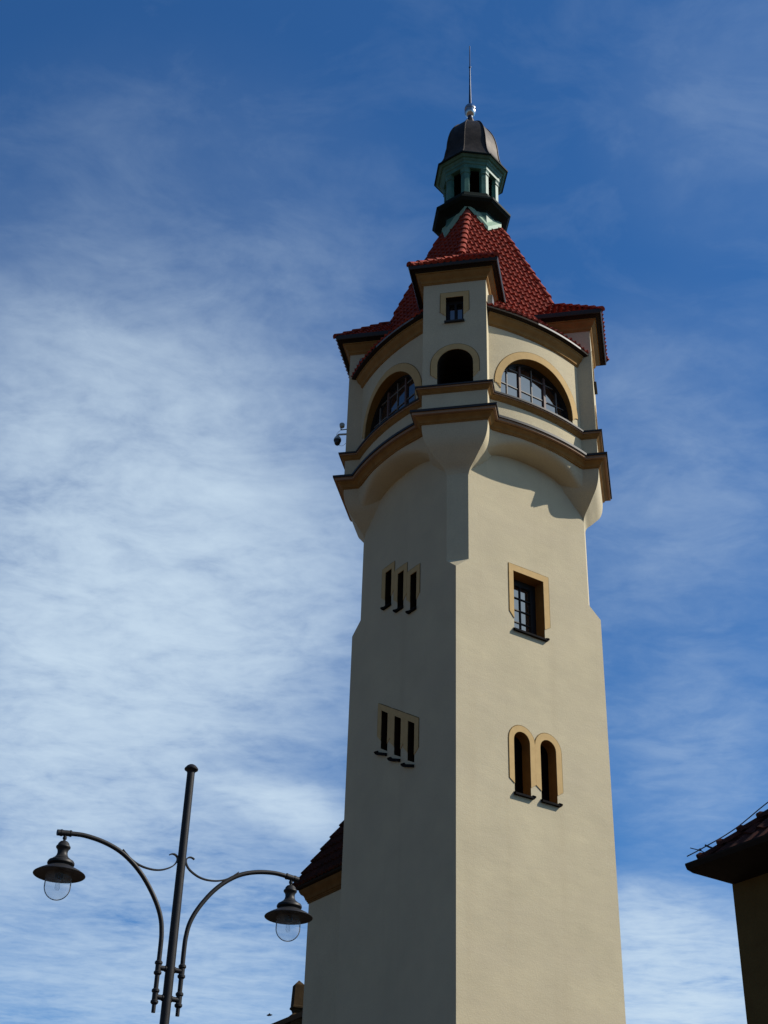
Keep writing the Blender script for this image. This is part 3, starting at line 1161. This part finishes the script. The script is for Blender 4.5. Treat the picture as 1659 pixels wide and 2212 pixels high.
# ================================================================== ground
mb = MB()
mb.face([(-1500, -1500, 0), (1500, -1500, 0), (1500, 1500, 0), (-1500, 1500, 0)])
M_GD2 = mat('stone_paving', (.095, .064, .04), (.075, .05, .032), rough=.95, scale=.6, bump=.2, bscale=4)
g = mb.build('ground', M_GD2, None, False, 0)
g['kind'] = 'structure'


# ================================================================== rear annex beside the tower
def W(x, y, z):
    return (x * K, y * K, z * K + ZS)


AX0, AX1, AY0, AY1, AZT = -.70, 1.6, .95, 2.15, -2.757
an = empty('annex', 'cream annex with steep dark tiled roof and ochre cornice half hidden behind the tower', 'building', W(AX0, AY1, GZ))
mb = MB()
mb.box((AX0, AY0, GZ), (AX1, AY1, AZT + .22))
mb.build('wall', M_ST, an, True, 0)
apl = [(AX1, AY1), (AX0, AY1), (AX0, AY0)]
apath = [(AX0, AY0), (AX0, AY1), (AX1, AY1)][::-1]
mb = MB()
sweep(mb, apath, [(-.01, AZT), (.010, AZT), (.012, AZT + .018), (.020, AZT + .020), (.021, AZT + .036), (.030, AZT + .038), (.034, AZT + .056), (.036, AZT + .062), (.046, AZT + .085), (.070, AZT + .105), (.086, AZT + .135), (.088, AZT + .150), (-.01, AZT + .152)], False, 0)
mb.build('cornice', mat('shaded_ochre', (.21, .105, .032), (.15, .075, .022), rough=.9, scale=4, spec=.1), an, True, 28)  # cornice ochre darkened in the colour itself to stand for shade
mb = MB()
sweep(mb, apath, [(.0, AZT + .1525), (.112, AZT + .160), (.122, AZT + .166), (.122, AZT + .190), (.0, AZT + .28)], False, 0)
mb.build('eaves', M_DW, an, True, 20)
# hipped roof: west and north slopes
rise, run, ez, off = 1.22, .66, AZT + .185, .128
mb = MB()
nr_ = 9
def pw(x, row, o):
    t = max(row, 0) / nr_
    nl = math.hypot(rise, run)
    return (AX0 - off + run * (1 - t) - rise / nl * o, AY1 + off - x, ez + rise * (1 - t) + run / nl * o)
tile_field(mb, pw, lambda i: (run * (1 - i / nr_), 1.35), nr_, .0775)
def pn(x, row, o):
    t = max(row, 0) / nr_
    nl = math.hypot(rise, run)
    return (AX0 - off + x, AY1 + off - run * (1 - t) + rise / nl * o, ez + rise * (1 - t) + run / nl * o)
tile_field(mb, pn, lambda i: (run * (1 - i / nr_), 2.5), nr_, .0775)
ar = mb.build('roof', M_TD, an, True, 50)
mb = MB()
A3 = Vector((AX0 - off, AY1 + off, ez))
B3 = Vector((AX0 - off + run, AY1 + off - run, ez + rise))
axv = (A3 - B3)
ln = axv.length
axv.normalize()
side = axv.cross(Vector((0, 0, 1))).normalized()
upn = side.cross(axv)
m = 9
for i in range(m):
    pa, pb = B3 + axv * (ln * i / m - .01), B3 + axv * (ln * (i + 1) / m)
    rows = []
    for (p, w, lf) in ((pa, .034, .0), (pb, .046, .016), (pb - axv * .002, .028, .0)):
        rows.append([p + side * (w * math.sin(-1.75 + 3.5 * j / 8)) + upn * (w * (math.cos(-1.75 + 3.5 * j / 8) * .8 - .15) + lf) for j in range(9)])
    mb.grid(rows)
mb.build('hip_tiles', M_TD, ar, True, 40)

# ================================================================== gabled bath house far behind, with a stone obelisk on its roof
bx, by = 3.70, 13.95
bh = empty('bath_house', 'distant dark gable topped by a stone obelisk, low behind the annex', 'building', (bx, by, 0))


def obel(mb, h, prof, c, rotz):
    mb.lathe([(r_ * S2, z) for r_, z in prof], c=c, seg=4, rot=rotz)


mb = MB()
oz = 11.75
# plinth, necking, tapering shaft and pyramid point
obel(mb, 0, [(.0, 13.02 - oz), (.15, 12.86 - oz), (.175, 12.23 - oz), (.195, 12.21 - oz), (.195, 12.16 - oz), (.15, 12.12 - oz), (.125, 12.04 - oz), (.14, 11.99 - oz), (.24, 11.93 - oz), (.25, 11.84 - oz), (.27, 11.83 - oz), (.27, 11.4 - oz)], (bx, by, oz), R(45 - 14))
part_of(mb, 'obelisk', M_ST2, bh, 0)
mb = MB()
pcx = Vector((bx, by, 0)) + Vector((.86, -.5, 0)) * .50 + Vector((.4, .7, 0))
for (zz0, zz1, hw) in ((10.6, 12.46, .30), (12.46, 12.56, .36)):
    mb.box((pcx.x - hw, pcx.y - hw, zz0), (pcx.x + hw, pcx.y + hw, zz1))
part_of(mb, 'parapet_block', M_DW, bh, 0)
mb = MB()
gx = Vector((.86, -.5, 0))
dn = Vector((-.88, .47, 0)).normalized()
bk = Vector((.47, .88, 0)).normalized()
apx = Vector((bx + .35, by - .1, 12.12)) - bk * .45
lft = apx + dn * 5.0 + Vector((0, 0, -2.3))
rgt = apx - dn * 5.0 + Vector((0, 0, -2.3))
for p, q in ((apx, lft), (rgt, apx)):
    mb.face([p, q, q + bk * 6, p + bk * 6])
    mb.face([p - Vector((0, 0, .16)), q - Vector((0, 0, .16)), q + bk * 6 - Vector((0, 0, .16)), p + bk * 6 - Vector((0, 0, .16))])
    mb.face([p, q, q - Vector((0, 0, .16)), p - Vector((0, 0, .16))])
part_of(mb, 'roof', M_DW, bh, 0)
mb = MB()
a0 = apx - Vector((0, 0, .17)) + bk * .35
l0, r0 = lft + Vector((.3, -.15, -.1)) + bk * .35, rgt + Vector((-.3, .15, -.1)) + bk * .35
gv = lambda p: Vector((p.x, p.y, 0))
mb.face([a0, l0, gv(l0), gv(r0), r0])
mb.face([l0, gv(l0), gv(l0) + bk * 5, l0 + bk * 5])
mb.face([r0, gv(r0), gv(r0) + bk * 5, r0 + bk * 5])
part_of(mb, 'wall', M_ST2, bh, 0)

# ================================================================== house on the right
hx, hy, hz = -4.243, -11.42, 8.003
ho = empty('house', 'dark brown house corner with a tiled hip roof at the right edge, in shade', 'house', (hx, hy, 0))
HX1, HY1 = hx + 9.0, hy - 12.0
mb = MB()
mb.box((hx, HY1, 0), (HX1, hy, hz + .05))
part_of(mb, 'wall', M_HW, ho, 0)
ow, on = .76, .125
tx, ty = hx - ow, hy + on
mb = MB()
tz = hz + .10
# boxed eaves with a slightly raking soffit and rounded gutter board
def ring_e(o1, o2, z):
    return [(hx - o1, hy + o2, z), (HX1 + o1, hy + o2, z), (HX1 + o1, HY1 - o1, z), (hx - o1, HY1 - o1, z)]
mb.grid([ring_e(-.05, -.05, hz + .0), ring_e(ow - .12, on - .02, hz + .065), ring_e(ow - .03, on, hz + .10), ring_e(ow, on, hz + .155), ring_e(ow, on, hz + .18), ring_e(ow - .2, on - .05, hz + .22)], close=True)
part_of(mb, 'eaves', M_DW, ho, 20)
# roof, rising 42 degrees from a line just inside the gutter
sx, sy_ = hx - ow + .17, hy + on - .17
rz = hz + .20
run = (HX1 - hx + 2 * ow) / 2 - .17
tanp = .905
nr_ = 16
mb = MB()
def pwest(x, row, o):
    t = max(row, 0) / nr_
    l = math.hypot(1, tanp)
    return (sx + run * (1 - t) - tanp / l * o, sy_ - x, rz + run * tanp * (1 - t) + o / l)
ym = sy_ - HY1 + ow
tile_field(mb, pwest, lambda i: (run * (1 - i / nr_), ym - run * (1 - i / nr_)), nr_, .25, lift=.03, wave=.03)
def pnorth(x, row, o):
    t = max(row, 0) / nr_
    l = math.hypot(1, tanp)
    return (sx + x, sy_ - run * (1 - t) + tanp / l * o, rz + run * tanp * (1 - t) + o / l)
tile_field(mb, pnorth, lambda i: (run * (1 - i / nr_), 2 * run - run * (1 - i / nr_)), nr_, .25, lift=.03, wave=.03)
mb.face([(sx + 2 * run, sy_, rz), (sx + 2 * run, HY1 - ow, rz), (sx + run, HY1 - ow + run, rz + run * tanp), (sx + run, sy_ - run, rz + run * tanp)])
mb.face([(sx, HY1 - ow, rz), (sx + 2 * run, HY1 - ow, rz), (sx + run, HY1 - ow + run, rz + run * tanp)])
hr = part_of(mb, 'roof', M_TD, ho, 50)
mb = MB()
A3 = Vector((sx - .02, sy_ + .02, rz + .01))
B3 = Vector((sx + run, sy_ - run, rz + run * tanp + .02))
axv = (A3 - B3)
ln = axv.length
axv.normalize()
side = axv.cross(Vector((0, 0, 1))).normalized()
upn = side.cross(axv)
m = int(ln / .34)
for i in range(m):
    pa, pb = B3 + axv * (ln * i / m - .03), B3 + axv * (ln * (i + 1) / m)
    rows = []
    for (p, w, lf) in ((pa, .075, .0), (pb - axv * .10, .085, .012), (pb - axv * .06, .105, .03), (pb, .105, .032), (pb, .06, .0)):
        rows.append([p + side * (w * math.sin(-1.75 + 3.5 * j / 8)) + upn * (w * (math.cos(-1.75 + 3.5 * j / 8) * .85 - .2) + lf) for j in range(9)])
    mb.grid(rows)
    if i == m - 1:
        mb.face(rows[3])
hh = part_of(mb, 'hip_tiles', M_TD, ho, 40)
# lightning wire along the hip, on small stays
mb = MB()
hp = lambda d, u: A3 - axv * d + upn * u
wp = [hp(-.11, .155), hp(.05, .135), hp(.22, .12), hp(.45, .10), hp(.70, .095), hp(.92, .11), hp(1.2, .135), hp(1.8, .16), hp(2.6, .15), hp(4, .15), hp(6, .15)]
mb.tube(spline(wp, 4), .0085, 6)
mb.tube([hp(.26, .03), hp(.22, .09), hp(.19, .145)], .014, 6)
mb.tube([hp(1.9, .06), hp(1.85, .17)], .014, 6)
mb.tube([hp(.13, .04), hp(.09, .12), hp(.0, .225)], .007, 6)
mb.tube([hp(.075, .13), hp(.11, .128)], .018, 6)
part_of(mb, 'lightning_wire', M_SP, ho)

# ================================================================== street lamp
LB = Vector((-12.614, -11.346, 0))
la = R(-5.25)
lu = Vector((math.cos(la), math.sin(la), 0))
ln_ = Vector((-math.sin(la), math.cos(la), 0))
lamp = empty('street_lamp', 'charcoal two-armed street lamp with bell shades and clear glass globes', 'street lamp', LB)
LPt = lambda s, z, n=0.: LB + lu * s + ln_ * n + Vector((0, 0, z))
mb = MB()
mb.lathe([(.17, 0), (.17, .35), (.13, .45), (.10, .6), (.085, 1.2), (.072, 1.3), (.06, 1.4), (.051, 3.5), (.0485, 5.4), (.043, 7.62)], c=LB, seg=24)
part_of(mb, 'post', M_LP, lamp)
mb = MB()
mb.lathe([(.043, 7.585), (.047, 7.60), (.060, 7.612), (.075, 7.622), (.077, 7.634), (.070, 7.645), (.052, 7.667), (.030, 7.682), (.0, 7.690)], c=LB, seg=24)
part_of(mb, 'post_cap', M_LP, lamp)
ARM = [(.130, 5.09), (.130, 5.40), (.130, 5.70), (.138, 5.82), (.158, 5.93), (.205, 6.05), (.285, 6.185), (.40, 6.335), (.54, 6.465), (.70, 6.565), (.89, 6.627), (1.09, 6.653), (1.25, 6.644), (1.36, 6.632)]
arms = []
for s in (-1, 1):
    mb = MB()
    pth = spline([LPt(s * a, b) for a, b in ARM], 6)
    mb.tube(pth, .0245, 14)
    # stub and collars at the foot
    mb.tube([LPt(s * .130, 4.995), LPt(s * .130, 5.10)], .021, 12)
    for zc_ in (5.10, 5.21, 5.39, 5.49):
        mb.tube([LPt(s * .130, zc_ - .024), LPt(s * .130, zc_ - .010), LPt(s * .130, zc_ + .010), LPt(s * .130, zc_ + .024)], [.027, .040, .040, .027], 14)
    mb.tube([LPt(s * .130, 5.12), LPt(s * .130, 5.19)], .030, 14)
    mb.tube([LPt(s * .130, 5.41), LPt(s * .130, 5.47)], .030, 14)
    # end sleeve
    d = (LPt(s * 1.36, 6.632) - LPt(s * 1.25, 6.644)).normalized()
    e0 = LPt(s * 1.235, 6.6455)
    mb.tube([e0, e0 + d * .015, e0 + d * .016, e0 + d * .095, e0 + d * .096, e0 + d * .115, e0 + d * .116, e0 + d * .150], [.035, .035, .031, .031, .036, .036, .032, .032], 14)
    am = part_of(mb, 'arm', M_LP, lamp)
    # scroll
    SCR = [(.665, 6.585), (.62, 6.545), (.57, 6.505), (.50, 6.468), (.43, 6.446), (.36, 6.436), (.29, 6.435), (.22, 6.447), (.155, 6.473), (.10, 6.507), (.066, 6.545), (.049, 6.585), (.052, 6.615), (.070, 6.634), (.095, 6.643), (.120, 6.640), (.142, 6.628)]
    mb = MB()
    sp2 = spline([(a, b, 0) for a, b in SCR], 4)
    nrm = []
    for i in range(len(sp2)):
        t = (sp2[min(i + 1, len(sp2) - 1)] - sp2[max(i - 1, 0)]).normalized()
        nrm.append(Vector((-t.y, t.x, 0)))
    th = lambda i: .0065 * (1.0 if 3 < i < len(sp2) - 8 else .8)
    rows = []
    for sa, sb in ((1, -.016), (1, .016), (-1, .016), (-1, -.016), (1, -.016)):
        rows.append([LPt(s * (p.x + nrm[i].x * th(i) * sa), p.y + nrm[i].y * th(i) * sa, sb) for i, p in enumerate(sp2)])
    mb.grid(rows)
    part_of(mb, 'scroll', M_LP, lamp)
    for zb_ in (5.152, 5.442):
        mb = MB()
        mb.tube([LPt(s * .045, zb_), LPt(s * .125, zb_)], .027, 14)
        mb.tube([LPt(s * .043, zb_), LPt(s * .056, zb_)], .033, 14)
        part_of(mb, 'bracket', M_LP, lamp)
    # bell-shaped shade hanging from the arm
    c = LPt(s * 1.297, 0)
    mb = MB()
    mb.lathe([(0, 6.615), (.016, 6.615), (.016, 6.60), (.021, 6.597), (.021, 6.575), (.014, 6.57), (.014, 6.556), (.022, 6.553), (.040, 6.545), (.055, 6.528), (.062, 6.507), (.070, 6.500), (.075, 6.490), (.073, 6.478), (.064, 6.470),
              (.054, 6.450), (.052, 6.425), (.058, 6.400), (.072, 6.378), (.088, 6.366), (.094, 6.362), (.094, 6.354), (.108, 6.350), (.128, 6.340), (.138, 6.324), (.139, 6.308), (.130, 6.296), (.116, 6.290), (.116, 6.284),
              (.135, 6.275), (.175, 6.255), (.225, 6.228), (.262, 6.204), (.266, 6.197), (.262, 6.193), (.20, 6.202), (.135, 6.207), (.10, 6.205), (.0, 6.205)], c=c, seg=40)
    shade = part_of(mb, 'lamp_shade', M_LP, lamp, 40)
    mb = MB()
    pr = [(.131, 6.206), (.134, 6.14), (.135, 6.075)]
    pr += [(.135 * math.cos(a), 6.075 - .138 * math.sin(a)) for a in [PI / 2 * i / 10 for i in range(1, 11)]]
    mb.lathe(pr, c=c, seg=40)
    gb = part_of(mb, 'globe', M_GB, lamp, 60)
    mb = MB()
    mb.lathe([(.0, 6.203), (.045, 6.203), (.045, 6.150), (.036, 6.145), (.0, 6.144)], c=c, seg=16)
    part_of(mb, 'bulb_holder', M_LP, lamp)
    mb = MB()
    mb.lathe([(.0, 6.146), (.020, 6.145), (.022, 6.09), (.024, 6.06), (.018, 6.04), (.0, 6.033)], c=c, seg=16)
    part_of(mb, 'bulb', M_GB, lamp)

# ================================================================== rounded cap of a pillar peeking in at the bottom left
pc = Vector((-14.96, -14.22, 0))
pil = empty('advertising_pillar', 'dark green rounded cap just rising over the bottom edge, far left', 'pillar', pc)
mb = MB()
mb.lathe([(.62, 0), (.62, .3), (.56, .34), (.56, 3.2), (.66, 3.26), (.66, 3.42)], c=pc, seg=32)
part_of(mb, 'drum', M_GC, pil)
mb = MB()
mb.lathe([(.66, 3.42), (.78, 3.46), (.79, 3.54), (.74, 3.70), (.62, 3.86), (.47, 3.935), (.30, 3.985), (.15, 4.008), (0, 4.014)], c=pc, seg=32)
part_of(mb, 'cap', M_GC, pil)

# ================================================================== bird
bd = Vector((-19.001, -24.918, 1.6)) + Vector((.476, .851, .224)) * 70
mb = MB()
f = Vector((.84, -.54, .1))
s_ = Vector((.5, .8, .2))
mb.tube([bd - f * .14, bd - f * .07, bd + f * .05, bd + f * .13], [.012, .045, .04, .01], 8)
for s in (-1, 1):
    mb.face([bd + f * .05, bd + s_ * s * .2 + Vector((0, 0, .09)), bd + s_ * s * .34 + Vector((0, 0, .03)) - f * .06, bd - f * .05])
    mb.face([bd + f * .05 - Vector((0, 0, .012)), bd + s_ * s * .2 + Vector((0, 0, .078)), bd + s_ * s * .34 + Vector((0, 0, .026)) - f * .06, bd - f * .05 - Vector((0, 0, .012))])
b_ = mb.build('bird', M_BK, None, False, 30)
b_['label'] = 'tiny dark bird flying in the blue sky left of the annex'
b_['category'] = 'bird'
